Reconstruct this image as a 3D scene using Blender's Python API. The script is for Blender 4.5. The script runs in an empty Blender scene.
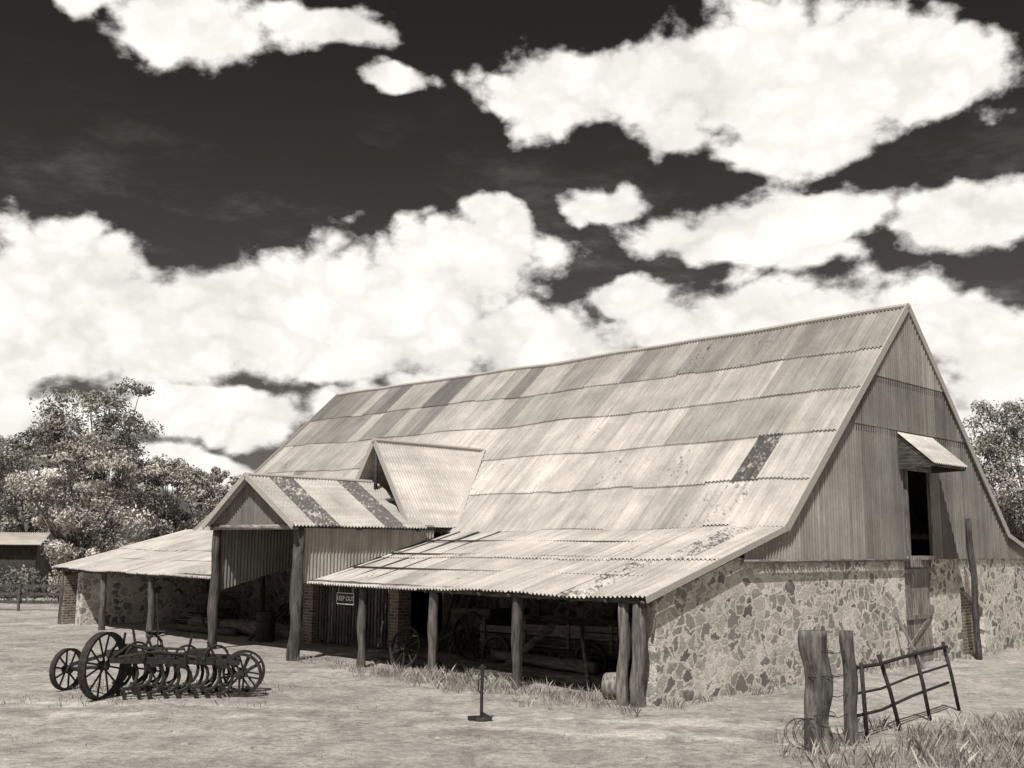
import bpy, math, random
from mathutils import Vector, Matrix, noise
R=random.Random(11)
sc=bpy.context.scene
sc.view_settings.view_transform='Standard'; sc.view_settings.look='None'; sc.view_settings.exposure=0
TG,TB=.928,.842
def T(v): return (v, v*TG, v*TB, 1)

# ------------------------------------------------------------------ node helpers
class NT:
    def __init__(s,nt): s.nt=nt; s.n=nt.nodes; s.l=nt.links
    def new(s,t,**k):
        nd=s.n.new(t)
        for a,b in k.items(): setattr(nd,a,b)
        return nd
    def inp(s,sock,v):
        if isinstance(v,bpy.types.NodeSocket): s.l.new(v,sock)
        elif v is not None: sock.default_value=v
    def math(s,op,a,b=None,c=None,clamp=False):
        nd=s.new('ShaderNodeMath',operation=op,use_clamp=clamp)
        s.inp(nd.inputs[0],a)
        if b is not None: s.inp(nd.inputs[1],b)
        if c is not None: s.inp(nd.inputs[2],c)
        return nd.outputs[0]
    def vmath(s,op,a,b=None):
        nd=s.new('ShaderNodeVectorMath',operation=op)
        s.inp(nd.inputs[0],a)
        if b is not None: s.inp(nd.inputs[1],b)
        return nd.outputs['Value'] if op in('LENGTH','DISTANCE','DOT_PRODUCT') else nd.outputs[0]
    def noise(s,vec,scale,detail=4,rough=.55,dist=0):
        nd=s.new('ShaderNodeTexNoise'); s.inp(nd.inputs['Vector'],vec)
        nd.inputs['Scale'].default_value=scale; nd.inputs['Detail'].default_value=detail
        nd.inputs['Roughness'].default_value=rough; nd.inputs['Distortion'].default_value=dist
        return nd.outputs['Fac']
    def step(s,v,a,b,lo=0.,hi=1.,smooth=True):
        nd=s.new('ShaderNodeMapRange'); nd.interpolation_type='SMOOTHSTEP' if smooth else 'LINEAR'
        s.inp(nd.inputs['Value'],v); nd.inputs['From Min'].default_value=a; nd.inputs['From Max'].default_value=b
        nd.inputs['To Min'].default_value=lo; nd.inputs['To Max'].default_value=hi
        return nd.outputs['Result']
    def scalecol(s,v):   # value -> sepia-neutral colour
        nd=s.new('ShaderNodeCombineColor')
        s.inp(nd.inputs[0],v); s.inp(nd.inputs[1],s.math('MULTIPLY',v,TG)); s.inp(nd.inputs[2],s.math('MULTIPLY',v,TB))
        return nd.outputs[0]
    def bump(s,h,st,d):
        nd=s.new('ShaderNodeBump'); nd.inputs['Strength'].default_value=st; nd.inputs['Distance'].default_value=d
        s.inp(nd.inputs['Height'],h); return nd.outputs[0]
def newmat(name,rough=.9,metal=0):
    m=bpy.data.materials.new(name); m.use_nodes=True
    t=NT(m.node_tree); b=t.n['Principled BSDF']
    b.inputs['Roughness'].default_value=rough; b.inputs['Metallic'].default_value=metal
    b.inputs['Specular IOR Level'].default_value=.25
    return m,t,b
def objvec(t,sc3=None):
    o=t.new('ShaderNodeTexCoord').outputs['Object']
    if sc3: o=t.vmath('MULTIPLY',o,sc3)
    return o
def tint(t):
    a=t.new('ShaderNodeAttribute',attribute_name='tint')
    s=t.new('ShaderNodeSeparateColor'); t.l.new(a.outputs['Color'],s.inputs[0]); return s.outputs

def mat_corr(name,streak):
    m,t,b=newmat(name,.6)
    b.inputs['Specular IOR Level'].default_value=.3
    tt=tint(t)
    st=t.noise(objvec(t,streak),1.,6,.65)
    bl=t.noise(objvec(t),.9,5,.6)
    fn=t.noise(objvec(t),9,4,.7)
    v=t.math('MULTIPLY',t.step(st,.3,.7,.7,1.16,False),t.step(bl,.3,.7,.74,1.12,False))
    v=t.math('MULTIPLY',v,t.step(fn,.3,.75,1.06,.84,False))
    v=t.math('MULTIPLY',v,tt[0])
    mk=t.math('ADD',t.math('MULTIPLY',fn,.55),t.math('MULTIPLY',t.noise(objvec(t),2.2,6,.7),.45))
    mk=t.math('ADD',t.math('SUBTRACT',mk,1.),tt[1])
    mk=t.step(mk,-.03,.08)
    v=t.math('MULTIPLY',v,t.math('SUBTRACT',1.,t.math('MULTIPLY',mk,.78)))
    t.l.new(t.scalecol(v),b.inputs['Base Color'])
    return m
M_ROOF=mat_corr('corrugated_iron_roof',(.3,7,.3))
M_CLADX=mat_corr('corrugated_iron_gable',(7,1,.2))
M_CLADY=mat_corr('corrugated_iron_side',(6,6,.2))

def mat_stone(name,lvl=1.):
    m,t,b=newmat(name,.95)
    co=objvec(t)
    w=t.new('ShaderNodeTexNoise'); t.l.new(co,w.inputs['Vector']); w.inputs['Scale'].default_value=3.0; w.inputs['Detail'].default_value=5; w.inputs['Roughness'].default_value=.6
    wv=t.vmath('MULTIPLY',t.vmath('SUBTRACT',w.outputs['Color'],(.5,.5,.5)),(.5,.5,.5))
    p=t.vmath('MULTIPLY',t.vmath('ADD',co,wv),(1,1,1.3))
    e=t.new('ShaderNodeTexVoronoi',feature='DISTANCE_TO_EDGE'); t.l.new(p,e.inputs['Vector']); e.inputs['Scale'].default_value=3.2
    c=t.new('ShaderNodeTexVoronoi',feature='F1'); t.l.new(p,c.inputs['Vector']); c.inputs['Scale'].default_value=3.2
    cs=t.new('ShaderNodeSeparateColor'); t.l.new(c.outputs['Color'],cs.inputs[0])
    fn=t.noise(co,20,5,.7); big=t.noise(co,.8,4,.55)
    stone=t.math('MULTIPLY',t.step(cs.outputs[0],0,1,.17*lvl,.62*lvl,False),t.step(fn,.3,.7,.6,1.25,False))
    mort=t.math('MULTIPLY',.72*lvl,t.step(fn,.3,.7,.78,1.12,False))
    jw=t.step(cs.outputs[1],0,1,-.01,.08,False)
    mm=t.math('SUBTRACT',t.math('ADD',e.outputs['Distance'],t.math('MULTIPLY',t.math('SUBTRACT',fn,.5),.18)),jw)
    mm=t.step(mm,.02,.085)
    wide=t.step(big,.48,.64)
    mm=t.math('MULTIPLY',mm,t.math('SUBTRACT',1.,t.math('MULTIPLY',wide,t.step(cs.outputs[2],.4,.6,0,.6))))
    mx=t.new('ShaderNodeMix'); t.l.new(mm,mx.inputs[0]); t.l.new(mort,mx.inputs[2]); t.l.new(stone,mx.inputs[3])
    v=t.math('MULTIPLY',mx.outputs[0],t.step(big,.3,.7,.82,1.12,False))
    t.l.new(t.scalecol(v),b.inputs['Base Color'])
    h=t.math('ADD',t.math('MULTIPLY',mm,t.step(cs.outputs[1],0,1,.3,1.,False)),t.math('MULTIPLY',fn,.8))
    t.l.new(t.bump(h,.75,.045),b.inputs['Normal'])
    return m
M_STONE=mat_stone('rubble_stone'); M_STONE_SHADED=mat_stone('rubble_stone_painted_shade',.36)  # second stone is a darker copy, lean-to shade put into its colour

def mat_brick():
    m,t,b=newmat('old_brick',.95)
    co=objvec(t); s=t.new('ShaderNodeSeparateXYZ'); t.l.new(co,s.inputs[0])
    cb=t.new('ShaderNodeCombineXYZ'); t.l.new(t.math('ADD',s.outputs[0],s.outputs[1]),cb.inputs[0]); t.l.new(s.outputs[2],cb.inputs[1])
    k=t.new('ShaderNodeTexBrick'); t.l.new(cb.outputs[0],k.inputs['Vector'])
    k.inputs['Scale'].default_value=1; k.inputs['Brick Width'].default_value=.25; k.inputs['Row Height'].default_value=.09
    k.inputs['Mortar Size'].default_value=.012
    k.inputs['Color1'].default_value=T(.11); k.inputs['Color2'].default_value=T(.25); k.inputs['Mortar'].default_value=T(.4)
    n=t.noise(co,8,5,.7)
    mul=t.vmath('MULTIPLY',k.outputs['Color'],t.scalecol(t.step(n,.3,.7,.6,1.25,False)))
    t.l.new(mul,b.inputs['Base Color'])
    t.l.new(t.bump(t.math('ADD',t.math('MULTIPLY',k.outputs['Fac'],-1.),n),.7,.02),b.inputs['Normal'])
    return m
M_BRICK=mat_brick()

def mat_wood(name,base,st=(9,9,1.2)):
    m,t,b=newmat(name,.9)
    tt=tint(t)
    n=t.noise(objvec(t,st),2.2,6,.65); n2=t.noise(objvec(t),1.3,3)
    v=t.math('MULTIPLY',t.step(n,.32,.68,.3*base,1.6*base,False),t.step(n2,.3,.7,.75,1.25,False))
    v=t.math('MULTIPLY',v,tt[0])
    t.l.new(t.scalecol(v),b.inputs['Base Color'])
    t.l.new(t.bump(n,.8,.03),b.inputs['Normal'])
    return m
M_WOOD=mat_wood('weathered_timber',.11)
M_WOODH=mat_wood('weathered_timber_beam',.075,(1.5,1.5,9))
M_BARK=mat_wood('bark',.12)

def mat_iron():
    m,t,b=newmat('rusty_iron',.75,.15)
    n=t.noise(objvec(t),12,5,.7)
    t.l.new(t.scalecol(t.step(n,.3,.7,.014,.06,False)),b.inputs['Base Color'])
    t.l.new(t.bump(n,.5,.01),b.inputs['Normal']); return m
M_IRON=mat_iron()

def mat_leaf(name,base):
    m,t,b=newmat(name,.8)
    b.inputs['Specular IOR Level'].default_value=.1
    tt=tint(t)
    t.l.new(t.scalecol(t.math('MULTIPLY',tt[0],base)),b.inputs['Base Color'])
    return m
M_LEAF=mat_leaf('foliage',.46); M_GRASS=mat_leaf('dry_grass_blades',.5)

def mat_ground():
    m,t,b=newmat('dry_ground',1.)
    co=objvec(t)
    a=t.noise(co,.16,5,.6); c=t.noise(co,1.1,7,.7,.4); d=t.noise(co,7,6,.75); e=t.noise(co,42,3,.7)
    v=t.math('MULTIPLY',t.step(a,.35,.65,.38,.54,False),t.step(c,.34,.64,.58,1.18,False))
    v=t.math('MULTIPLY',v,t.step(d,.3,.7,.6,1.3,False))
    v=t.math('MULTIPLY',v,t.step(e,.35,.62,.72,1.14,False))
    s=t.new('ShaderNodeSeparateXYZ'); t.l.new(co,s.inputs[0])
    ln=t.math('ADD',t.math('SUBTRACT',s.outputs[1],t.math('MULTIPLY',s.outputs[0],-.22)),t.math('MULTIPLY',t.math('SUBTRACT',t.noise(co,.12,2),.5),6.))
    trk=None
    for off in(17.6,19.2):
        q=t.step(t.math('ABSOLUTE',t.math('SUBTRACT',ln,off)),.12,.55,1,0)
        trk=q if trk is None else t.math('MAXIMUM',trk,q)
    trk=t.math('MULTIPLY',trk,t.step(c,.38,.55,0,1))
    v=t.math('MULTIPLY',v,t.math('ADD',1.,t.math('MULTIPLY',trk,.28)))
    blotch=t.step(t.noise(co,.55,6,.7),.52,.68)  # noise mask for darker ground blotches
    v=t.math('MULTIPLY',v,t.math('SUBTRACT',1.,t.math('MULTIPLY',blotch,t.step(d,.35,.6,.45,.1))))
    t.l.new(t.scalecol(v),b.inputs['Base Color'])
    h=t.math('ADD',t.math('MULTIPLY',d,.8),t.math('ADD',t.math('MULTIPLY',c,1.6),t.math('MULTIPLY',e,.35)))
    h=t.math('SUBTRACT',h,t.math('MULTIPLY',trk,.3))
    t.l.new(t.bump(h,.85,.09),b.inputs['Normal']); return m
M_GROUND=mat_ground()
def mat_plain(name,v,r=.8):
    m,t,b=newmat(name,r); n=t.noise(objvec(t),25,4,.7)
    t.l.new(t.scalecol(t.math('MULTIPLY',t.step(n,.3,.7,.7,1.15,False),v)),b.inputs['Base Color']); return m
M_SIGN=mat_plain('sign_board',.04); M_PAINT=mat_plain('white_paint',.8)

# ------------------------------------------------------------------ mesh builder
class MB:
    def __init__(s): s.v=[]; s.f=[]; s.c=[]
    def add(s,vs,fs,tone=1.,g=0.):
        o=len(s.v); s.v+= [tuple(p) for p in vs]; s.f+=[tuple(i+o for i in f) for f in fs]
        s.c+= [(tone,g,0,1)]*len(vs)
    def box(s,c,d,rot=None,tone=1.):
        x,y,z=[a/2 for a in d]; M=rot or Matrix.Identity(3); c=Vector(c)
        vs=[c+M@Vector(p) for p in [(-x,-y,-z),(x,-y,-z),(x,y,-z),(-x,y,-z),(-x,-y,z),(x,-y,z),(x,y,z),(-x,y,z)]]
        s.add(vs,[(0,3,2,1),(4,5,6,7),(0,1,5,4),(1,2,6,5),(2,3,7,6),(3,0,4,7)],tone)
    def bar(s,a,b,w,h,tone=1.,up=(0,0,1)):
        a=Vector(a);b=Vector(b);d=(b-a); L=d.length; d.normalize(); u=Vector(up)
        if abs(d.dot(u))>.98: u=Vector((1,0,0))
        x=d.cross(u).normalized(); z=x.cross(d)
        M=Matrix((x,d,z)).transposed(); s.box((a+b)/2,(w,L,h),M,tone)
    def tube(s,pts,r,n=6,tone=1.,cap=True,jit=0.):
        pts=[Vector(p) for p in pts]; rs=r if isinstance(r,(list,tuple)) else [r]*len(pts)
        vs=[];fs=[]; px=None
        for i,p in enumerate(pts):
            d=(pts[min(i+1,len(pts)-1)]-pts[max(i-1,0)]).normalized()
            u=px or (Vector((0,0,1)) if abs(d.z)<.9 else Vector((1,0,0)))
            x=(u-d*u.dot(d)).normalized(); px=x; y=d.cross(x)
            for k in range(n):
                a=2*math.pi*k/n; rr=rs[i]*(1+jit*noise.noise(Vector((p.x*3+math.cos(a)*1.2,p.y*3+math.sin(a)*1.2,p.z*1.5))))
                vs.append(p+(x*math.cos(a)+y*math.sin(a))*rr)
        for i in range(len(pts)-1):
            for k in range(n):
                a=i*n+k;b=i*n+(k+1)%n; fs.append((a,b,b+n,a+n))
        if cap: fs.append(tuple(range(n))[::-1]); fs.append(tuple((len(pts)-1)*n+k for k in range(n)))
        s.add(vs,fs,tone)
    def log(s,a,b,r0,r1=None,n=12,seg=9,tone=1.,bend=.03,jit=.35):
        a=Vector(a);b=Vector(b); r1=r1 or r0*.85; pts=[];rs=[]
        for i in range(seg+1):
            t=i/seg; p=a.lerp(b,t)
            q=Vector((noise.noise(p*1.1+Vector((3,0,0))),noise.noise(p*1.1+Vector((0,7,0))),0))*bend*2*math.sin(math.pi*t)
            pts.append(p+q); rs.append(r0+(r1-r0)*t)
        s.tube(pts,rs,n,tone,True,jit)
    def prism(s,poly,axis,a,b,tone=1.):
        def P(p,t): return (t,p[0],p[1]) if axis=='x' else (p[0],t,p[1])
        n=len(poly); vs=[P(p,a) for p in poly]+[P(p,b) for p in poly]
        fs=[tuple(range(n)),tuple(range(2*n-1,n-1,-1))]+[(i,i+n,(i+1)%n+n,(i+1)%n) for i in range(n)]
        s.add(vs,fs,tone)
    def build(s,name,mat,parent=None,smooth=False):
        me=bpy.data.meshes.new(name); me.from_pydata(s.v,[],s.f); me.update()
        at=me.color_attributes.new('tint','FLOAT_COLOR','POINT')
        at.data.foreach_set('color',[x for c in s.c for x in c])
        if smooth: me.polygons.foreach_set('use_smooth',[True]*len(me.polygons))
        me.materials.append(mat); o=bpy.data.objects.new(name,me); sc.collection.objects.link(o)
        if parent: o.parent=parent
        return o
def empty(name,loc=(0,0,0),rz=0):
    e=bpy.data.objects.new(name,None); e.location=loc; e.rotation_euler=(0,0,rz); sc.collection.objects.link(e); return e

# ------------------------------------------------------------------ BARN  (local x = across gable, y = along ridge, z up)
barn=empty('stone_barn',(2.57,20.4,0),math.radians(45))
SA,ZA,ZB=11.68,9.6,3.45
SF,SR=5.04,17.95
KF=(ZA-ZB)/(SA-SF); KR=(ZA-ZB)/(SR-SA); KL=.277; LEN=26.2
EV=-.17
SRE=SR+5.3
def roofz(s):
    if s<SF: return ZB-KL*(SF-s)
    if s>SR: return ZB-KL*(s-SR)
    return ZA-KF*(SA-s) if s<SA else ZA-KR*(s-SA)
def wob(s,L):
    return -.10*math.sin(math.pi*min(max(L/LEN,0),1))+.07*noise.noise(Vector((s*.25,L*.35,2.))) if 0<L<LEN+1 else 0
def corr(mb,A,ud,vd,W,H,tone,g=0.,x0=0.,pitch=.11,amp=.026,l0=0.,l1=0.,rows=3,wf=None,sub=6):
    A=Vector(A);ud=Vector(ud).normalized();vd=Vector(vd).normalized(); n=ud.cross(vd).normalized()
    if n.z<0: n=-n
    nc=max(2,int(W/pitch*sub)); vs=[];fs=[]
    for j in range(rows+1):
        for i in range(nc+1):
            x=W*i/nc; y=H*j/rows
            p=A+ud*x+vd*y+n*(amp*math.sin(2*math.pi*(x+x0)/pitch)+l0+(l1-l0)*j/rows)
            if wf: p.z+=wf(p.x,p.y)
            vs.append(p)
    for j in range(rows):
        for i in range(nc):
            a=j*(nc+1)+i; fs.append((a,a+1,a+nc+2,a+nc+1))
    mb.add(vs,fs,tone,g)
roof=MB()
def slopefield(mb,s0,s1,L0,L1,nrows,tonef,wf=wob,ov=.12,sheet=.76):
    z0,z1=roofz(s0),roofz(s1)
    d=Vector((s1-s0,0,z1-z0)); H=d.length; d.normalize(); rh=H/nrows
    n=int(round((L1-L0)/sheet)); w=(L1-L0)/n
    for r in range(nrows):
        for k in range(n):
            tn,g=tonef(r,k,L0+k*w)
            jj=R.uniform(-.04,.04)
            st=0 if r==0 else -ov
            A=Vector((s0,L0+k*w,z0))+d*(rh*r+st+jj)
            corr(mb,A,(0,1,0),d,w+.03,rh-st+(.0 if r==nrows-1 else .03),tn,g,x0=k*w,l0=.035+R.uniform(0,.015),l1=.005,wf=wf)
def tone_main(r,k,L):
    q=noise.noise(Vector((L*.4,r*3.1,0)))
    base=[.53,.53,.49,.42,.36][r]
    t=base+.13*q+R.uniform(-.045,.04); g=R.uniform(.1,.37)
    if r==4: t+=R.choice([-.13,-.07,0,.05])
    if r==4 and L<6: t=.28+R.uniform(-.03,.03)
    if r==3 and L>9: t-=R.choice([0,0,.07,.14])
    if r==2 and (1<L<4.6): t=.34+R.uniform(-.04,.03)
    if r==3 and (.2<L<2.5): t=.31
    if r<2 and R.random()<.16: t-=.1
    if L>17: t-=.08+R.choice([0,0,.09])
    if r==1 and k==2: g=.58; t=.36
    if R.random()<.09: g=.43
    return max(.15,t),g
slopefield(roof,SF-.05,SA,-.12,LEN+.15,5,tone_main)
slopefield(roof,SR+.12,SA,-.12,LEN+.15,5,lambda r,k,L:(.42+R.uniform(-.1,.1),.2),wf=None,sheet=1.52)
def tone_lean(r,k,L):
    g=R.uniform(.1,.36); t=.55+R.uniform(-.07,.05)+.09*noise.noise(Vector((L*.5,r,5)))
    if (r==1 and k==1): g=.50
    if (r==0 and k in(2,)): g=.48
    if R.random()<.14: g=.42; t-=.05
    return t,g
PL0,PL1,PLC=11.05,15.2,13.25
slopefield(roof,EV,SF+.02,-.12,PL0-.05,2,tone_lean)
slopefield(roof,EV,SF+.02,PL1+.05,27.4,2,tone_lean)
slopefield(roof,SRE,SR-.02,-.12,27.4,2,tone_lean,wf=None,sheet=1.52)
PE,PR=3.55,4.84
for side in(-1,1):
    yE=PL0-.22 if side<0 else PL1+.22
    d=Vector((0,PLC-yE,PR-(PE-.1))); H=d.length
    n=6; x0,x1=-.75,3.75; w=(x1-x0)/n
    for k in range(n):
        g=.25; tn=.53+R.uniform(-.06,.04)
        if k==1: g=.58
        if k==4: g=.60
        if k in (5,0): g=.40; tn=.42
        corr(roof,(x0+k*w,yE,PE-.1),(1,0,0),d,w+.03,H,tn,g,x0=k*w,l0=.01*(k%2),l1=.01*(k%2))
DR,DL=6.08,12.85
for side in(-1,1):
    zb=3.5; vs=[];fs=[];n=150
    for i in range(n+1):
        x=3.35+4.75*i/n
        off=.018*math.sin(2*math.pi*x/.11)
        zm=max(zb,roofz(x)-.05) if x>SF else zb
        zm=min(zm,DR)
        for z in (zm,(zm+DR)/2,DR):
            y=DL+side*1.72*(DR-z)/(DR-zb)+side*off
            vs.append((x,y,z+off*.5))
    for i in range(n):
        for j in(0,1):
            a=i*3+j; fs.append((a,a+1,a+4,a+3))
    roof.add(vs,fs,.6,.15)
ro=roof.build('roof_sheets',M_ROOF,barn,True)
trim=MB()
def rake(sa,za,sb,zb,L,w=.2,tone=1.): trim.bar((sa,L,za),(sb,L,zb),.035,w,tone)
rake(SF-.1,ZB-.02,SA,ZA+.03,-.15,tone=1.2); rake(SA,ZA+.03,SR+.1,ZB-.02,-.15)
rake(EV,roofz(EV),SF-.1,ZB-.02,-.15,.13)
rake(SRE,roofz(SRE),SR+.1,ZB-.02,-.15,.13)
rake(SF-.1,ZB-.02,SA,ZA+.03,LEN+.19)
pts=[(SA,-.16+i*(LEN+.4)/26,ZA+.05+wob(SA,max(.01,-.2+i*(LEN+.4)/26))) for i in range(27)]
trim.tube(pts,.07,8,.95)
for x0,y,z,x1 in((-.78,PLC,PR+.02,3.6),(3.3,DL,DR+.02,7.95)):
    trim.tube([(x0,y,z),((x0+x1)/2,y,z+.01),(x1,y,z)],.06,8,1.2)
trim.bar((3.33,DL,DR),(3.33,DL-1.72,3.5),.16,.03,1.25,up=(1,0,0)); trim.bar((3.33,DL,DR),(3.33,DL+1.72,3.5),.16,.03,1.,up=(1,0,0))
trim.bar((-.77,PLC,PR),(-.77,PL0-.25,PE-.12),.03,.16,1.2); trim.bar((-.77,PLC,PR),(-.77,PL1+.25,PE-.12),.03,.16,1.2)
def tz(s): return DL-1.72*(DR-roofz(s))/(DR-3.5)
trim.bar((SF+.05,tz(SF),ZB+.06),(7.88,DL,DR+.05),.18,.02,1.1)
M_TRIM=mat_plain('galvanised_flashing',.45,.6)
trim.build('ridge_caps_and_barges',M_TRIM,barn)

def wallcorr(mb,x0,x1,P,zb,zt,tonef,amp=.017,pitch=.095,sheet=.76,lift=0.):
    n=max(1,round((x1-x0)/sheet)); w=(x1-x0)/n
    for k in range(n):
        tn,g=tonef(k,x0+k*w); a=x0+k*w; b=a+w+.02; nc=max(2,int((b-a)/pitch*6)); vs=[];fs=[]
        for i in range(nc+1):
            x=a+(b-a)*i/nc; o=amp*math.sin(2*math.pi*x/pitch)+lift+.006*(k%2)
            B=zb(x);Tt=max(zt(x),B+.001)
            for j in range(3): vs.append(P(x,B+(Tt-B)*j/2,o))
        for i in range(nc):
            for j in(0,1):
                q=i*3+j; fs.append((q,q+3,q+4,q+1))
        mb.add(vs,fs,tn,g)
clad=MB()
Pg=lambda x,z,o:(x,-.055-o,z)
U0,U1=11.15,12.5
def ct(b,v):
    return lambda k,x:(b+R.uniform(-v,v)+.04*noise.noise(Vector((x,b*9,0))),R.uniform(.1,.37))
top=lambda x:roofz(x)-.03
B0=lambda x:2.72
wallcorr(clad,3.3,8.8,Pg,lambda x:min(2.72,top(x)),lambda x:min(6.2,top(x)),ct(.3,.035),amp=.03,pitch=.13)
wallcorr(clad,8.8,U0,Pg,B0,lambda x:min(6.2,top(x)),ct(.2,.035),lift=.012,amp=.03,pitch=.13)
wallcorr(clad,U0,U1,Pg,lambda x:5.12,lambda x:min(6.2,top(x)),ct(.2,.02),amp=.03,pitch=.13)
wallcorr(clad,U1,19.6,Pg,lambda x:min(2.72,top(x)),lambda x:min(6.2,top(x)),ct(.22,.045),amp=.03,pitch=.13)
wallcorr(clad,8,15.4,Pg,lambda x:6.1,lambda x:min(7.55,top(x)),ct(.19,.035),lift=.03,amp=.03,pitch=.13)
wallcorr(clad,9.4,13.9,Pg,lambda x:7.45,top,ct(.27,.035),lift=.055,amp=.03,pitch=.13)
Pf=lambda x,z,o:(x,LEN+.05+o,z)
wallcorr(clad,3.3,19.6,Pf,lambda x:min(2.72,top(x)),top,ct(.22,.04))
clad.build('gable_cladding',M_CLADX,barn,True)
side=MB()
Pr=lambda y0:(lambda x,z,o:(x,y0-o,z))
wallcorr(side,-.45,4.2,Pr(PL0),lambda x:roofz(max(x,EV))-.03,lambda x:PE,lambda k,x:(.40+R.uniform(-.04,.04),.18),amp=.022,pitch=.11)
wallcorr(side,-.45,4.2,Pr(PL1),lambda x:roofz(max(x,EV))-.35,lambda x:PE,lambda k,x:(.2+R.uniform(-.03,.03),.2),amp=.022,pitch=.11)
def pz(y): return PR-(PR-PE)*abs(y-PLC)/(PL1-PLC)
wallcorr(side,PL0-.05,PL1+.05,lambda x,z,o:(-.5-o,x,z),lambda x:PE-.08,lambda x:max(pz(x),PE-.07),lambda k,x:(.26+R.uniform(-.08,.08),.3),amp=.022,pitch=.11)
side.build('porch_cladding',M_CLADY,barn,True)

st=MB()
D0,D1=11.0,12.65
def topk(s): return min(roofz(s)-.05,2.77)
def wallpoly(s0,s1):
    xs=[s0]+[x for x in(2.0,2.6,2.8,6,20.2,20.4,21) if s0<x<s1]+[s1]
    return [(s0,-.3),(s1,-.3)]+[(x,topk(x)) for x in reversed(xs)]
st.prism(wallpoly(.3,D0),'y',0,.45); st.prism(wallpoly(D1,14.5),'y',0,.45)
st.prism(wallpoly(16.1,23.0),'y',0,.45)
st.prism([(14.5,1.95),(16.1,1.25),(16.1,2.77),(14.5,2.77)],'y',0,.45)
st.prism([(.3,-.3),(23.0,-.3),(23.0,1.9),(18.6,2.77),(5,2.77),(.3,1.9)],'y',LEN-.45,LEN)
st.build('gable_stone_wall',M_STONE,barn)
st=MB()
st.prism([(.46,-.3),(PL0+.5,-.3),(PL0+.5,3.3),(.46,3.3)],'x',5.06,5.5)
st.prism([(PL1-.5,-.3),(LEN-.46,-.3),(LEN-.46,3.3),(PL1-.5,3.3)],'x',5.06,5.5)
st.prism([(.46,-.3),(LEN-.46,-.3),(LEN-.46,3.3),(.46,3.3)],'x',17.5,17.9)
st.build('side_stone_wall',M_STONE_SHADED,barn)
br=MB()
br.prism([(14.5,-.3),(16.1,-.3),(16.1,1.25),(14.5,1.95)],'y',.16,.4)  # dark brick infill, slanted edge of a shadow put into its shape
br.prism([(.0,-.3),(5.0,-.3),(5.0,3.1),(.0,1.75)],'y',26.6,26.95)
br.box((3.0,15.15,1.3),(.5,.5,3.2)); br.box((3.0,11.0,1.3),(.45,.4,3.0))
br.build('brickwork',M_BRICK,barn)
fl=MB(); fl.box((11.5,13.1,2.65),(11.9,25.2,.12)); fl.build('loft_floor',M_WOODH,barn)

tb=MB()
ez=roofz(-.05)-.08
for L,r in((.25,.15),(3.5,.12),(6.2,.12),(8.9,.11),(20.0,.11),(23.5,.11),(26.8,.16)):
    tb.log((.08,L,-.3),(.08+R.uniform(-.05,.05),L+R.uniform(-.07,.07),ez),r,r*.88,tone=R.uniform(.7,1.3),n=14,seg=14,jit=.5)
tb.log((.04,.62,-.3),(.06,.58,ez-.05),.12,.11,tone=1.7)
for L,r in((PL0,.16),(PL1,.14)):
    tb.log((-.42,L,-.3),(-.42,L,PE-.15),r,r*.9,seg=16,tone=.8,jit=.5)
for L in(1.6,4.7,7.4,10.2,16.5,18,21,25): tb.log((4.8,L,-.2),(4.8,L,3.1),.09,.08)
tb.log((14.2,-.55,-.2),(14.1,-.5,3.85),.095,.08,seg=10,tone=.6)
tb.log((D0-.5,-.75,-.2),(D0-.85,-.1,1.35),.045,.035,tone=1.8)
tb.build('posts',M_WOOD,barn,True)
bm=MB()
for a,b in((-.05,PL0-.1),(PL1+.1,27.3)):
    n=int((b-a)/2.6)+1
    for i in range(n):
        p=a+(b-a)*i/n;q=a+(b-a)*(i+1)/n
        bm.log((.03,p,ez+.02),(.03,q+.1,ez+.02+R.uniform(-.04,.02)),.075,.07,n=8,seg=5)
    L=a+.05
    while L<b:
        bm.log((-.12,L,roofz(-.12)-.09),(5.0,L+R.uniform(-.1,.1),3.34),.05,.055,n=7,seg=4,bend=.02,jit=.2)
        L+=.9
    for s in(1.3,2.6,3.9): bm.box((s,(a+b)/2,roofz(s)-.03),(.07,b-a,.04))
for s in(-.42,1.5,3.6): bm.bar((s,PL0-.1,PE-.12),(s,PL1+.1,PE-.12),.12,.14)
bm.bar((-.6,PL0,PE-.1),(4.2,PL0,PE-.1),.08,.1); bm.bar((-.6,PL1,PE-.1),(4.2,PL1,PE-.1),.08,.1)
bm.bar((-.56,PL0-.15,PE-.13),(-.56,PL1+.15,PE-.13),.04,.14,3.4)
bm.bar((3.45,DL-1.15,4.28),(3.45,DL+1.15,4.28),.1,.1); bm.bar((3.45,DL,4.3),(3.45,DL,6.),.08,.08)
bm.bar((3.2,-.11,2.70),(D0,-.11,2.70),.04,.07,2.6)
bm.build('beams_and_rafters',M_WOODH,barn,True)

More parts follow.
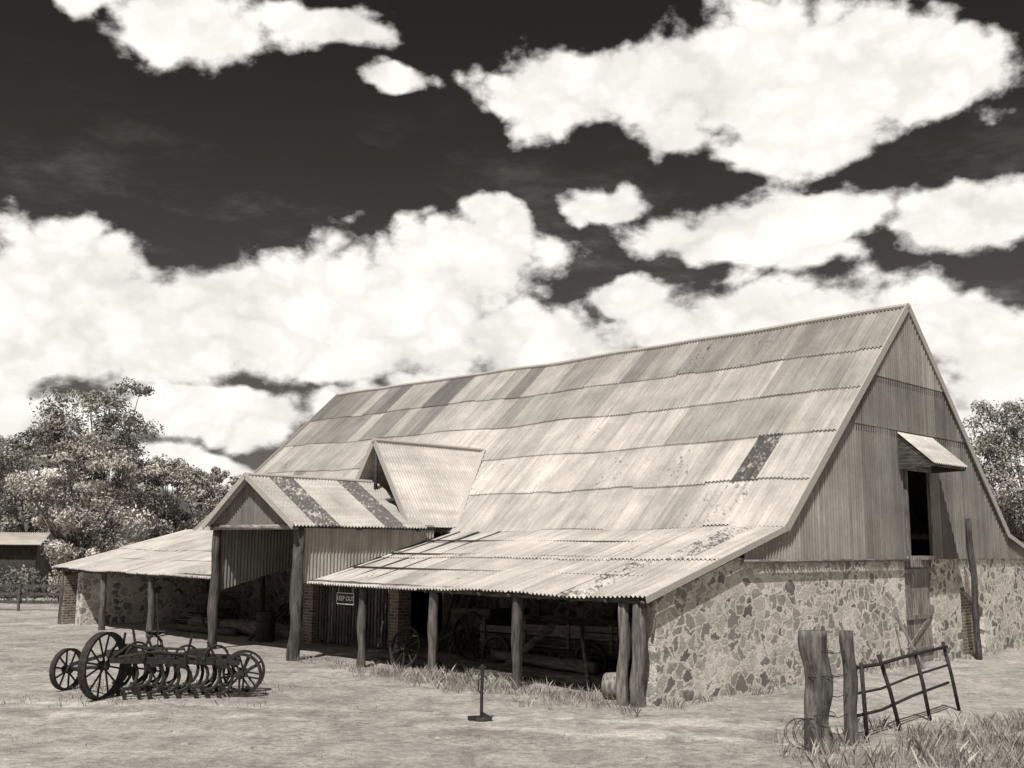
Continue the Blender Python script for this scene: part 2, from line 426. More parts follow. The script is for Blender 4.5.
dr=MB()
n=9; w=(D1-D0)/n
for k in range(n): dr.box((D0+w*(k+.5),.08,1.33),(w-.012,.04,2.76),tone=R.uniform(.8,1.4))
for z in(.35,1.2,2.4): dr.box((D0+(D1-D0)/2,.04,z),(D1-D0,.04,.12),tone=1.)
dr.bar((D0+.1,.035,.4),(D1-.1,.035,1.2),.03,.1,1.)
for x in(U0-.04,U1+.04): dr.box((x,-.1,3.93),(.1,.08,2.42),tone=.7)
dr.box(((U0+U1)/2,-.1,2.76),(U1-U0+.2,.14,.1),tone=1.3)
dr.box(((U0+U1)/2,-.1,5.12),(U1-U0+.2,.08,.1),tone=1.)
dr.build('gable_doors',mat_wood('door_timber',.22),barn)
aw=MB()
wA=2.1/3
for k in range(3):
    corr(aw,(U0-.42+k*wA,-1.05,5.2),(1,0,0),(0,.95,.85),wA+.02,1.27,.54+R.uniform(-.06,.05),.28,x0=k*wA,rows=1)
aw.build('loft_awning',M_ROOF,barn,True)
ab=MB()
for x in(U0-.36,U1+.28):
    ab.bar((x,-.1,5.1),(x,-1.0,5.13),.06,.07); ab.bar((x,-.1,5.98),(x,-1.02,5.17),.05,.06)
    ab.prism([(-.09,5.12),(-.98,5.14),(-.09,5.95)],'x',x-.01,x+.01)
ab.bar((U0-.42,-1.0,5.15),(U1+.32,-1.0,5.15),.05,.06)
ab.build('awning_frame',M_WOODH,barn)
gt=MB()
L=11.3
while L<14.85:
    gt.box((2.85,L,1.2),(.035,.075,2.2+R.uniform(-.08,.08)),tone=R.uniform(.6,1.6)); L+=.15
for z in(.35,1.15,2.0): gt.box((2.9,13.07,z),(.05,3.55,.1))
gt.bar((2.93,11.3,.35),(2.93,13.0,2.0),.03,.09); gt.bar((2.93,14.8,.35),(2.93,13.1,2.0),.03,.09)
gt.build('slatted_gate',M_WOOD,barn)

# ------------------------------------------------------------------ KEEP OUT sign
sg=empty('keep_out_sign')
Mb=Matrix.Translation((2.57,20.4,0))@Matrix.Rotation(math.radians(45),4,'Z')
sg.matrix_world=Mb@Matrix.Translation((.12,9.65,1.62))@Matrix.Rotation(math.radians(-90),4,'Z')
b=MB(); b.box((0,0,0),(.76,.02,.3)); b.build('board',M_SIGN,sg)
b=MB()
for z in(-.135,.135): b.box((0,-.014,z),(.72,.006,.014))
for x in(-.355,.355): b.box((x,-.014,0),(.014,.006,.26))
for x in(-.3,.3): b.bar((x,0,.15),(x,0,.32),.012,.012)
b.build('frame',M_PAINT,sg)
cu=bpy.data.curves.new('lettering','FONT'); cu.body='KEEP OUT'; cu.size=.165; cu.align_x='CENTER'; cu.align_y='CENTER'; cu.extrude=.003
to=bpy.data.objects.new('lettering',cu); to.data.materials.append(M_PAINT); sc.collection.objects.link(to)
to.parent=sg; to.location=(0,-.016,0); to.rotation_euler=(math.radians(90),0,0)

# ------------------------------------------------------------------ machinery
def wheel(mb,c,ax,Rr,ns=10,tw=.07,th=.025,hub=.09,sp=.02):
    c=Vector(c);ax=Vector(ax).normalized(); x=ax.cross(Vector((0,0,1))).normalized(); y=ax.cross(x)
    n=32; vs=[];fs=[]
    for i in range(n):
        a=2*math.pi*i/n; d=x*math.cos(a)+y*math.sin(a)
        for rr,o in((Rr,-tw/2),(Rr,tw/2),(Rr-th,tw/2),(Rr-th,-tw/2)): vs.append(c+d*rr+ax*o)
    for i in range(n):
        j=(i+1)%n
        for k in range(4):
            l=(k+1)%4; fs.append((i*4+k,i*4+l,j*4+l,j*4+k))
    mb.add(vs,fs)
    for i in range(ns):
        a=2*math.pi*i/ns+.2; d=x*math.cos(a)+y*math.sin(a)
        mb.tube([c+ax*(.04*(1 if i%2 else -1)),c+d*(Rr-th/2)],sp,5)
    mb.tube([c-ax*hub,c+ax*hub],.085,10)
cult=empty('cultivator',(-7.80,20.9,0),math.radians(36))
m=MB()
wheel(m,(0,0,.64),(-.75,1,0),.64,12,.16,.05)
wheel(m,(-.22,1.75,.42),(-.6,1,0),.42,10,.12,.045)
wheel(m,(2.35,-1.0,.42),(.6,1,0),.42,9,.15,.045)
wheel(m,(2.65,-.45,.42),(.3,1,0),.42,9,.15,.045)
wheel(m,(1.2,.9,.4),(-.2,1,0),.4,8,.1,.04)
m.tube([(0,-.12,.63),(-.15,1.75,.43)],.035,8)
m.tube([(2.25,-1.2,.42),(2.7,-.3,.42)],.03,8)
fr=[(.1,-.15,.74),(2.3,-1.0,.66),(2.7,.0,.66),(.5,1.6,.74)]
for i in range(4): m.bar(fr[i],fr[(i+1)%4],.07,.09)
for t in(.25,.5,.75): m.bar(Vector(fr[0]).lerp(Vector(fr[3]),t),Vector(fr[1]).lerp(Vector(fr[2]),t),.06,.08)
for t in(.2,.45,.7): m.bar(Vector(fr[0]).lerp(Vector(fr[1]),t)+Vector((0,0,.03)),Vector(fr[3]).lerp(Vector(fr[2]),t)+Vector((0,0,.03)),.05,.06)
m.bar((.5,1.55,.7),(-.2,1.7,.5),.06,.07)
for row,(a,b_,n) in enumerate((((.35,-.25,.7),(2.05,-.95,.64),8),((.45,.3,.7),(2.2,-.45,.64),8),((.6,.9,.7),(2.3,.0,.64),7))):
    for i in range(n):
        p=Vector(a).lerp(Vector(b_),i/(n-1))+Vector((R.uniform(-.05,.05),0,R.uniform(-.04,.04))); pts=[]
        rr=R.uniform(.23,.29)
        for q in range(9):
            an=math.radians(110-q*27); pts.append(p+Vector((-.02+.22*math.cos(an),0,-.25+rr*math.sin(an))))
        pts.append(pts[-1]+Vector((.06,0,-.14)))
        m.tube(pts,[.034]*8+[.04,.05],6)
        m.box(pts[-1]+Vector((0,0,-.02)),(.05,.1,.14))
        m.box(p+Vector((0,0,.03)),(.14,.09,.15))
for (x,y,l,an) in((.7,.2,.55,.5),(1.0,.0,.5,-.4),(1.5,-.3,.5,.2),(.9,.9,.6,-.2),(.5,.6,.5,.1),(2.0,-.6,.4,-.5)):
    m.bar((x,y,.7),(x+math.sin(an)*l,y,.7+math.cos(an)*l),.04,.04)
    pts=[(x+.25*math.cos(a),y,.72+.25*math.sin(a)) for a in[i*math.pi/8 for i in range(9)]]; m.tube(pts,.025,5)
m.tube([(1.3,.45,.7),(1.28,.6,1.0),(1.2,.7,1.12)],.03,6)
vs=[];fs=[]
for i in range(5):
    for k in range(12):
        a=2*math.pi*k/12; r=.05*i+.01; vs.append((1.18+r*math.cos(a),.72+r*math.sin(a)*1.1,1.1+(i/4)**2*.09))
for i in range(4):
    for k in range(12): fs.append((i*12+k,i*12+(k+1)%12,(i+1)*12+(k+1)%12,(i+1)*12+k))
m.add(vs,fs)
m.tube([(1.0,-.1,.68),(.98,-.08,1.3),(.92,-.05,2.0)],.014,6)
m.bar((1.6,.6,.66),(2.9,2.0,.35),.08,.08)
m.tube([(.2,-.2,.8),(.9,-.45,.9),(1.7,-.8,.74)],.03,6)
m.tube([(.0,.0,.66),(.5,.1,1.0),(1.4,.0,.74)],.03,6)
m.box((1.75,-.35,.82),(.4,.3,.16),Matrix.Rotation(-.35,3,'Z')); m.box((.6,.5,.86),(.25,.4,.16))
m.tube([(.6,-.45,.8),(.62,-.46,.98),(1.3,-.75,.95),(1.32,-.76,.75)],.025,6)
m.build('frame_wheels_tines',M_IRON,cult)

wg=empty('farm_wagon'); wg.matrix_world=Mb@Matrix.Translation((2.6,4.4,0))@Matrix.Rotation(math.radians(3),4,'Z')
m=MB()
for k in range(7): m.box((-.6+.2*k,0,.72),(.19,4.2,.045),tone=R.uniform(.7,1.3))
for sx in(-.72,.72):
    for z in(.84,1.02,1.2):
        if sx<0 and z>1.1: m.bar((sx,-2.05,z),(sx-.05,.9,z-.1),.035,.13,1.2); continue
        m.box((sx,0,z),(.035,4.1,.15),tone=R.uniform(.5,1.4))
    for y in(-1.9,-.7,.6,1.9): m.box((sx*1.05,y,.98),(.05,.08,.6))
for y in(-2.05,2.05): m.box((0,y,.98),(1.4,.04,.45))
m.bar((-.3,-2.4,.6),(-.3,2.4,.6),.1,.14); m.bar((.3,-2.4,.6),(.3,2.4,.6),.1,.14)
m.build('body',M_WOODH,wg)
m=MB()
for sx in(-.85,.85):
    for y in(-1.4,1.4): wheel(m,(sx,y,.45),(1,0,0),.45,10,.08,.06)
for y in(-1.4,1.4): m.tube([(-.9,y,.45),(.9,y,.45)],.04,8)
m.build('wheels',M_IRON,wg)
lp=MB()
for i,(x,L0,L1,z,r) in enumerate(((1.2,2.0,6.6,.15,.15),(1.5,1.6,6.0,.16,.16),(1.35,2.4,5.6,.42,.14),(1.1,7.2,9.5,.12,.12),(.9,4.4,5.9,.1,.1))):
    lp.log((x,L0,z),(x+.1,L1,z+.04),r,r*.85,tone=R.uniform(.8,1.4))
lp.bar((.9,2.2,.0),(1.9,3.3,1.2),.06,.14,1.6); lp.bar((1.0,5.2,.0),(1.9,4.0,1.3),.05,.16,1.4)
o=lp.build('log_pile',M_WOODH,None,True); o.matrix_world=Mb
lp=MB(); lp.log((3.2,16.3,.2),(2.4,21.5,.28),.28,.22,tone=2.2); lp.log((2.3,18.5,.12),(1.7,21.9,.15),.13,.1,tone=1.5); lp.log((2.0,17.2,0),(4.6,17.6,1.7),.07,.06)
o=lp.build('fallen_log',M_WOODH,None,True); o.matrix_world=Mb
lp=MB(); lp.log((.5,1.0,.26),(.37,1.3,.26),.27,.26,n=16,seg=2,tone=2.,jit=.1); lp.log((.9,.75,0),(.9,.75,.45),.18,.2,tone=1.)
o=lp.build('log_rounds',M_WOOD,None,True); o.matrix_world=Mb
for (s,L,rz) in((3.6,8.2,0),(2.7,20.2,60)):
    yk=empty('old_cart'); yk.matrix_world=Mb@Matrix.Translation((s,L,0))@Matrix.Rotation(math.radians(rz),4,'Z')
    m=MB(); wheel(m,(-.5,0,.62),(1,.1,0),.62,12,.09,.06); wheel(m,(.5,0,.62),(1,.1,0),.62,12,.09,.06); m.tube([(-.6,0,.62),(.6,0,.62)],.04)
    m.build('wheels',M_IRON,yk)
    m=MB(); m.box((0,.1,.85),(.8,1.5,.08)); m.box((-.4,.1,1.1),(.04,1.5,.45)); m.box((.4,.1,1.1),(.04,1.5,.45)); m.box((0,-.62,1.1),(.8,.04,.45)); m.bar((0,.8,.8),(0,2.2,.2),.08,.08)
    m.build('body',M_WOODH,yk)
lw=MB(); wheel(lw,(.75,8.0,.5),(1,.1,-.25),.5,10,.07,.05); wheel(lw,(4.3,22.6,.55),(1,0,-.25),.55,12,.07,.05); wheel(lw,(4.2,18.6,.5),(1,.1,-.25),.5,10,.07,.05)
o=lw.build('loose_cart_wheels',M_IRON); o.matrix_world=Mb
dm=MB()
dm.tube([(2.2,16.6,0),(2.2,16.6,.02),(2.2,16.6,.29),(2.2,16.6,.3),(2.2,16.6,.32),(2.2,16.6,.58),(2.2,16.6,.6),(2.2,16.6,.62),(2.2,16.6,.86),(2.2,16.6,.88)],[.3,.3,.29,.31,.29,.29,.31,.29,.29,.3],18)
o=dm.build('oil_drum',M_IRON); o.matrix_world=Mb
pk=MB()
for k in range(6): pk.bar((3.9+.05*k,9.7+.2*k,0),(4.9,9.6+.22*k,R.uniform(1.7,2.6)),.03,.15,R.uniform(1.,3.))
for k in range(5): pk.box((3.8+R.uniform(-.1,.1),24.0,.08+.07*k),(.5,2.4,.055),Matrix.Rotation(R.uniform(-.05,.05),3,'Z'),R.uniform(1,3))
o=pk.build('plank_stack',M_WOODH); o.matrix_world=Mb

pp=empty('standpipe',(-.48,19.0,0))
m=MB()
m.tube([(0,0,-.1),(0,0,.5),(.01,0,.86)],.028,8); m.tube([(0,0,.0),(0,0,.05)],[.14,.1],12)
m.box((-.08,.02,.03),(.3,.12,.06),Matrix.Rotation(.3,3,'Z')); m.box((.1,.0,.05),(.18,.1,.06),Matrix.Rotation(.5,3,'Y'))
m.tube([(0,0,.72),(.06,-.03,.74),(.09,-.04,.68)],.018,8); m.tube([(-.05,0,.88),(.07,0,.88)],.016,8); m.tube([(.01,0,.84),(.01,0,.93)],.035,8)
m.tube([(.0,0,.42),(-.06,.0,.5),(-.06,0,.66),(0,0,.7)],.014,6)
m.build('pipe_and_tap',M_IRON,pp)

# ------------------------------------------------------------------ gate posts and broken gate
fp=empty('gate_post',(4.66,16.35,0)); m=MB()
m.log((0,0,-.3),(-.07,0,1.76),.2,.19,n=24,seg=22,tone=1.2,jit=.55,bend=.05); m.build('post',M_WOOD,fp,True)
m=MB()
for z in(1.45,1.1,.55): m.tube([(.21*math.cos(a),.21*math.sin(a),z+.015*math.sin(3*a)) for a in[i*math.pi/8 for i in range(17)]],.006,4)
m.build('wire_ties',M_IRON,fp)
fp=empty('gate_post',(5.33,16.95,0)); m=MB()
m.log((0,0,-.3),(-.05,.02,1.72),.115,.1,n=14,seg=14,tone=1.,jit=.5); m.build('post',M_WOOD,fp,True)
wf=empty('wire_fence'); m=MB()
for z in(1.45,1.1,.8,.5,.25):
    a=Vector((4.78,16.45,z));b=Vector((5.27,16.93,z-.03)); m.tube([a,(a+b)/2-Vector((0,0,.04)),b],.006,4)
for q in(0,1):
    m.tube([(4.4+.25*math.cos(a)+.02*a-.15,16.2-.1*q,.28+.22*math.sin(a)+.02*q) for a in[i*math.pi/7 for i in range(26)]],.005,4)
m.build('wires',M_IRON,wf)
gg=empty('broken_gate'); m=MB()
A=Vector((5.45,17.05,0));B=Vector((8.5,20.6,0))
def gp(t,z,o=0): return A.lerp(B,t)+Vector((o,0,z))
for t,zt,lean in((.06,1.2,-.05),(.36,1.22,-.32),(.66,1.2,-.22),(.99,1.25,-.25)):
    m.tube([gp(t,-.05),gp(t,zt*.5,lean*.45),gp(t,zt,lean)],.035,8)
for z0,z1,r in((1.12,1.16,.032),(.72,.82,.022),(.38,.5,.026)):
    m.tube([gp(.02,z0,-.18),gp(.3,z0-.03,-.2),gp(.6,(z0+z1)/2,-.2),gp(1.0,z1,-.2)],r,8)
m.tube([gp(.06,1.1,-.1),gp(.02,1.35,-.15),gp(-.05,1.28,-.1),gp(0,1.1,0)],.012,6)
m.build('rails_and_stiles',M_IRON,gg,True)

# ------------------------------------------------------------------ ground
def gh(x,y):
    return .06*noise.noise(Vector((x*.22,y*.22,0)))+.025*noise.noise(Vector((x*.9,y*.9,4)))
def axis(lo,hi,step,far):
    a=[]; v=lo
    while v<=hi: a.append(v); v+=step
    o=[];d=step;p=hi
    while p<far: d*=1.5;p+=d;o.append(p)
    o2=[];d=step;p=lo
    while p>-far: d*=1.5;p-=d;o2.append(p)
    return o2[::-1]+a+o
xs=axis(-20,20,.2,3000); ys=axis(4,45,.2,3000)
vs=[(x,y,gh(x,y) if abs(x)<60 and -10<y<80 else 0) for y in ys for x in xs]
nx=len(xs); fs=[(j*nx+i,j*nx+i+1,(j+1)*nx+i+1,(j+1)*nx+i) for j in range(len(ys)-1) for i in range(nx-1)]
g=MB(); g.v=vs; g.f=fs; g.c=[(1,0,0,1)]*len(vs); g.build('ground',M_GROUND,None,True)

c45=math.cos(math.radians(45))
def inside(x,y):
    dx,dy=x-2.57,y-20.4; s=c45*(dx+dy); L=c45*(dy-dx); return (.25<s<24 and -.02<L<27), s, L
V=[];F=[];C=[]
def blade(x,y,h,w,tn,lean=.4):
    a=R.uniform(0,6.283); z=gh(x,y)-.01; dx,dy=math.cos(a),math.sin(a); l=R.uniform(0,lean)*h; b=R.uniform(0,6.283)
    lx,ly=math.cos(b)*l,math.sin(b)*l; o=len(V)
    V.extend([(x-dx*w,y-dy*w,z),(x+dx*w,y+dy*w,z),(x+lx*.4+dx*w*.6,y+ly*.4+dy*w*.6,z+h*.6),(x+lx,y+ly,z+h)]); F.append((o,o+1,o+2,o+3)); C.extend([(tn,0,0,1)]*4)
def tuft(x,y,n,h,rad,tone,w=1.):
    for _ in range(n): blade(x+R.gauss(0,rad),y+R.gauss(0,rad),h*R.uniform(.3,1.15),w*R.uniform(.004,.008),tone*R.uniform(.4,1.3),.8)
for _ in range(5200):
    y=14+ (R.random()**1.3)*31; x=R.uniform(-.55,.55)*y
    if inside(x,y)[0]: continue
    if noise.noise(Vector((x*.5,y*.5,9)))+.5*noise.noise(Vector((x*1.9,y*1.9,1)))<.2: continue
    tuft(x,y,R.randint(4,12),R.uniform(.015,.06),R.uniform(.04,.16),R.uniform(.3,1.))
for _ in range(1700):
    x=R.uniform(4.0,13); y=R.uniform(14.0,19.5)
    dd=(y-16.2)-(x-4.5)*.6
    if dd>.4 and R.random()<.85: continue
    if noise.noise(Vector((x*.8,y*.8,2)))<-.08: continue
    if x<5 and R.random()<.5: continue
    if inside(x,y)[0]: continue
    tuft(x,y,R.randint(10,22),R.uniform(.08,.34),.12,R.uniform(.3,1.15),.7)
for _ in range(300):
    if R.random()<.6: s=R.gauss(-.1,.35); L=R.uniform(-.5,11)
    else: s=R.uniform(.3,18); L=R.gauss(-.2,.12)
    if L>-.05 and s>.6: continue
    x=2.57+c45*(s-L); y=20.4+c45*(s+L); tuft(x,y,R.randint(6,16),R.uniform(.05,.2),.08,R.uniform(.3,.9))
for _ in range(150):
    L=R.uniform(1.2,7.5); s=R.gauss(-.3,.45); x=2.57+c45*(s-L); y=20.4+c45*(s+L); tuft(x,y,14,R.uniform(.1,.34),.12,R.uniform(.35,1.),.8)
for _ in range(150):
    x=R.uniform(-9.4,-4.6); y=R.uniform(20.0,23.5); tuft(x,y,8,R.uniform(.05,.18),.08,R.uniform(.3,.8))
gr=MB(); gr.v=V;gr.f=F;gr.c=C; gr.build('dry_grass',M_GRASS)
sb=MB()
for k in range(170):
    if k<120: y=R.uniform(14.5,30); x=R.uniform(-.5,.45)*y
    else: s=R.uniform(.3,16); L=R.uniform(-1.1,-.05); x=2.57+c45*(s-L); y=20.4+c45*(s+L)
    if inside(x,y)[0]: continue
    r=R.uniform(.02,.07) ; vs=[];z0=gh(x,y)
    for i in range(5):
        ph=math.pi*i/4
        for j in range(7):
            a=2*math.pi*j/7; q=1+.35*noise.noise(Vector((x*7+math.cos(a),y*7+math.sin(a),i*1.3)))
            vs.append((x+r*q*math.sin(ph)*math.cos(a)*1.3,y+r*q*math.sin(ph)*math.sin(a),z0+r*.6*q*math.cos(ph)))
    sb.add(vs,[(i*7+j,i*7+(j+1)%7,(i+1)*7+(j+1)%7,(i+1)*7+j) for i in range(4) for j in range(7)])
sb.build('field_stones',mat_plain('field_stone',.34))

# ------------------------------------------------------------------ trees
def leafmass(V,F,C,c,rad,n,size,tone):
    for _ in range(n):
        d=Vector((R.gauss(0,1),R.gauss(0,1),R.gauss(0,1))).normalized()*(R.random()**.5)
        p=Vector(c)+Vector((d.x*rad[0],d.y*rad[1],d.z*rad[2]))
        a=(Vector((R.gauss(0,1),R.gauss(0,1),R.gauss(0,1)))*.8+d*1.1+Vector((0,0,.3))).normalized(); b=a.orthogonal().normalized(); b.rotate(Matrix.Rotation(R.uniform(0,6.28),3,a))
        cc=a.cross(b); sz=size*R.uniform(.6,1.3); o=len(V)
        V.extend([tuple(p-b*sz),tuple(p-cc*sz*.5),tuple(p+b*sz),tuple(p+cc*sz*.5)]); F.append((o,o+1,o+2,o+3))
        C.extend([(tone*R.uniform(.75,1.2)*(.8+.25*d.z),0,0,1)]*4)  # leaf tone rises towards clump tops, light from above put into colour
def tree(name,loc,h,r,n=9000,tone=1.,nc=34,size=.16,low=.28,open_=.27,seed=0):
    R.seed(seed)
    e=empty(name,loc,R.uniform(0,6)); t=MB()
    th=h*.42; base=h*.018+.05
    top=Vector((R.uniform(-.4,.4),R.uniform(-.4,.4),th))
    t.tube([(0,0,-.3),(R.uniform(-.1,.1),0,th*.5),top],[base*1.3,base,base*.75],9,jit=.3)
    V=[];F=[];C=[]
    for k in range(nc):
        u=R.random(); z=h*(low+(1-low)*u*.93)
        prof=math.sin(math.pi*min(1,.18+.82*(1-u)**.8))**.6 if u>.12 else .75
        a=R.uniform(0,6.283); rr=r*prof*(R.random()**.5)*.85
        c=Vector((math.cos(a)*rr,math.sin(a)*rr,z)); cr=r*R.uniform(.65,1.25)*open_
        for q in range(3):
            c2=c+Vector((R.gauss(0,1),R.gauss(0,1),R.gauss(0,.7)))*cr*.5; c3=cr*R.uniform(.45,.85)
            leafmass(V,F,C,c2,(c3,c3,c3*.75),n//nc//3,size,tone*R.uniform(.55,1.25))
        st=Vector((0,0,-.1)).lerp(top,min(1,max(.45,z/h))) 
        mid=(st+c)/2+Vector((0,0,-.08*h*R.random())); t.tube([st,mid,c],[base*.32,base*.18,.015],6)
    t.build('trunk_and_limbs',M_BARK,e,True)
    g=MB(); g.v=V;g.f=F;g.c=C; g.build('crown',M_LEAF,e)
tree('gum_tree',(-24.0,62,0),13.4,4.6,32000,.85,66,.1,.2,.25,1)
tree('gum_tree',(-28.5,63,0),9.8,3.8,17000,.85,40,.1,.1,.3,2)
tree('pepper_tree',(-20.6,51,0),7.7,3.2,26000,1.4,50,.085,.05,.3,3)
tree('gum_tree',(-20.6,64,0),8.2,2.8,16000,1.,34,.1,.1,.3,4)
tree('gum_tree',(-18.4,66,0),7.9,2.9,16000,1.05,34,.1,.1,.3,5)
tree('gum_tree',(-15.8,68,0),6.9,2.8,14000,.95,30,.1,.05,.33,6)
tree('gum_tree',(-34.5,64,0),10.5,4.2,14000,.9,34,.12,.15,.3,7)
tree('gum_tree',(28.4,58,0),11.4,4.2,32000,.9,76,.1,.05,.29,18)
tree('gum_tree',(36,60,0),11,4.4,12000,.9,40,.12,.1,.3,9)
R.seed(77)
V=[];F=[];C=[]
for k in range(230):
    x=-75+150*k/230+R.uniform(-1,1); y=92+R.uniform(-6,6); hh=R.uniform(2.4,5.4)
    leafmass(V,F,C,(x,y,hh*.5),(1.5,1.5,hh*.55),110,.26,R.uniform(.4,.9))
g=MB(); g.v=V;g.f=F;g.c=C; g.build('treeline',M_LEAF)
V=[];F=[];C=[]
for k in range(40):
    x=-33+18*k/40; y=53+R.uniform(-1,1); hh=R.uniform(.9,1.9)
    leafmass(V,F,C,(x,y,hh*.5),(.8,.8,hh*.55),200,.09,R.uniform(.2,.6))
g=MB(); g.v=V;g.f=F;g.c=C; g.build('hedge',M_LEAF)
pf=MB()
for k in range(16):
    x=-34+1.8*k; pf.log((x,47,-.2),(x,47,1.15),.07,.06,n=7,seg=3)
for z in(.35,.7,1.05): pf.box((-20.5,47.08,z),(27,.04,.12),tone=.8)
pf.build('paddock_fence',M_WOOD)
sh=empty('farm_shed',(-27.6,56,0),math.radians(12)); m=MB()
for k in range(6): m.box((-2.2+.88*k,0,1.4),(.87,.1,2.8),tone=R.uniform(.5,.8))
m.box((-2.6,1.7,1.4),(.1,3.3,2.8)); m.box((2.6,1.7,1.4),(.1,3.3,2.8)); m.build('walls',M_WOOD,sh)
m=MB(); corr(m,(-2.9,-.5,2.8),(1,0,0),(0,1,.28),5.8,2.4,.6,.2,rows=1); corr(m,(-2.9,4.2,2.8),(1,0,0),(0,-1,.28),5.8,2.4,.6,.2,rows=1); m.build('roof',M_ROOF,sh)

# ------------------------------------------------------------------ sky / world
EL,AZ=math.radians(57),math.radians(197)
W=bpy.data.worlds.new('World'); sc.world=W; W.use_nodes=True
W.cycles.sampling_method='MANUAL'; W.cycles.sample_map_resolution=512
t=NT(W.node_tree); t.n.clear()
gen=t.new('ShaderNodeTexCoord').outputs['Generated']
dirv=t.vmath('NORMALIZE',gen)
sp=t.new('ShaderNodeSeparateXYZ'); t.l.new(dirv,sp.inputs[0])
az=t.math('MULTIPLY',t.math('ARCTAN2',sp.outputs[0],sp.outputs[1]),57.2958)
el=t.math('MULTIPLY',t.math('ARCSINE',sp.outputs[2]),57.2958)
nv=t.vmath('MULTIPLY',dirv,(1,1,1.4))
w1=t.new('ShaderNodeTexNoise'); t.l.new(nv,w1.inputs['Vector']); w1.inputs['Scale'].default_value=9; w1.inputs['Detail'].default_value=3
ws=t.new('ShaderNodeSeparateColor'); t.l.new(w1.outputs['Color'],ws.inputs[0])
cx=t.math('ADD',az,t.math('MULTIPLY',t.math('SUBTRACT',ws.outputs[0],.5),7.))
cy=t.math('ADD',el,t.math('MULTIPLY',t.math('SUBTRACT',ws.outputs[1],.5),4.))
cb=t.new('ShaderNodeCombineXYZ'); t.l.new(cx,cb.inputs[0]); t.l.new(cy,cb.inputs[1]); P=cb.outputs[0]
clouds=[(-18.0,26.2,4.6,2.2),(-23.5,27.8,4.4,1.7),(-10,27.4,5.2,1.6),(-6.5,24.9,2.2,1.2),
 (15,24.2,8.4,4.2),(21.5,23.6,6.4,3.2),(2.4,24.0,5.2,2.2),(6.5,24.6,4.4,2.6),(10,24.6,5,3.2),(16.5,20.6,5.4,1.8),(9,22.2,3.8,1.9),
 (13.5,17.0,8.4,2.1),(6.0,18.4,3.2,1.4),(23.6,16.2,3.3,2),(12,16.2,6,1.4),
 (-3.0,14.6,6.0,3.9),(-1.2,17.4,2.8,1.9),(-6,12.0,8,4.6),(-14,11.8,8.6,3.2),(-22.5,12.4,6.5,4.2),(-18,11.2,7,3.2),(1.5,10.8,8.5,2.6),(-27,9.0,4,4),(-10,10,8,2.4),(-21,9.4,7,2.2),
 (13,11.8,10.5,2.9),(6.7,13.2,3,1.6),(21,11.,7,2.),(25,9,4.5,3.6),(24,5,4,2.5),
 (-15.5,6.2,6.5,1.7),(-24.5,6.2,4,1.4),(-17,3.4,8,1.2),(-4,7,8,2.8)]
D=None
for (a,e,ra,re) in clouds:
    v=t.vmath('MULTIPLY',t.vmath('SUBTRACT',P,(a,e,0)),(1/ra,1/re,0))
    d=t.math('SUBTRACT',1.,t.vmath('LENGTH',v))
    D=d if D is None else t.math('SMOOTH_MAX',D,d,.16)
rear=t.step(t.math('ABSOLUTE',az),34,60,-2.,.05)
D=t.math('MAXIMUM',D,rear)
fb=t.noise(nv,10,8,.56,.15)
fb2=t.noise(nv,36,5,.6)
bil=t.math('ABSOLUTE',t.math('SUBTRACT',t.noise(nv,17,4,.5),.5))
dens=t.math('ADD',D,t.math('ADD',t.math('MULTIPLY',t.math('SUBTRACT',fb,.5),1.6),t.math('MULTIPLY',t.math('SUBTRACT',fb2,.5),.4)))
dens=t.math('SUBTRACT',dens,t.math('MULTIPLY',t.math('SUBTRACT',.08,bil),1.3))
alpha=t.step(dens,-.05,.3)
alpha=t.math('MULTIPLY',alpha,t.step(el,-.5,.5))
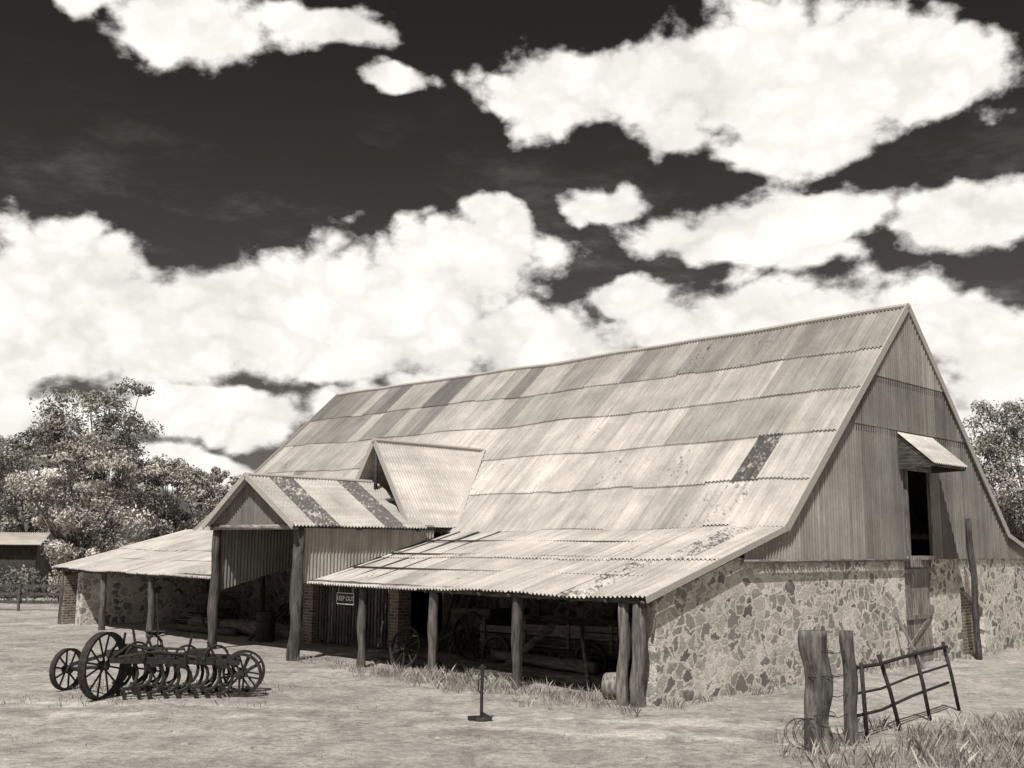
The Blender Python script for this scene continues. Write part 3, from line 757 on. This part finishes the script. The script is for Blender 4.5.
veil=t.math('MULTIPLY',t.step(t.noise(t.vmath('MULTIPLY',dirv,(1,1,3)),5,6,.68),.5,.8,0,.28),t.step(el,26,6,0,1))
alpha=t.math('MAXIMUM',alpha,veil)
shade=t.math('ADD',t.step(fb,.33,.6,.86,1.04),t.step(bil,0,.12,-.07,.05))
ccol=t.new('ShaderNodeCombineColor'); t.l.new(shade,ccol.inputs[0]); t.l.new(t.math('MULTIPLY',shade,.97),ccol.inputs[1]); t.l.new(t.math('MULTIPLY',shade,.915),ccol.inputs[2])
sky=t.new('ShaderNodeTexSky',sky_type='NISHITA'); sky.sun_disc=False; sky.sun_elevation=EL; sky.sun_rotation=AZ
bw=t.new('ShaderNodeRGBToBW'); t.l.new(sky.outputs[0],bw.inputs[0])
grad=t.step(el,32,3,.11,.25)
b1=t.new('ShaderNodeBackground'); t.l.new(t.scalecol(t.math('MULTIPLY',bw.outputs[0],grad)),b1.inputs[0]); b1.inputs[1].default_value=.1
b2=t.new('ShaderNodeBackground'); t.l.new(ccol.outputs[0],b2.inputs[0]); b2.inputs[1].default_value=1.
mx=t.new('ShaderNodeMixShader'); t.l.new(alpha,mx.inputs[0]); t.l.new(b1.outputs[0],mx.inputs[1]); t.l.new(b2.outputs[0],mx.inputs[2])
ow=t.new('ShaderNodeOutputWorld'); t.l.new(mx.outputs[0],ow.inputs[0])
ld=bpy.data.lights.new('sun','SUN'); ld.energy=4.95; ld.angle=math.radians(.5); ld.color=(1,.975,.94)
so=bpy.data.objects.new('sun',ld); sc.collection.objects.link(so)
sd=Vector((math.sin(AZ)*math.cos(EL),math.cos(AZ)*math.cos(EL),math.sin(EL)))
so.rotation_euler=sd.to_track_quat('Z','Y').to_euler(); so.location=sd*50
cd=bpy.data.cameras.new('camera'); cd.lens=37.16; cd.sensor_width=36; cd.clip_end=9000; cd.clip_start=.1
co=bpy.data.objects.new('camera',cd); sc.collection.objects.link(co); co.location=(0,0,3)
co.rotation_euler=(Matrix.Rotation(math.radians(98.66),3,'X')@Matrix.Rotation(math.radians(.5),3,'Z')).to_euler()
sc.camera=co
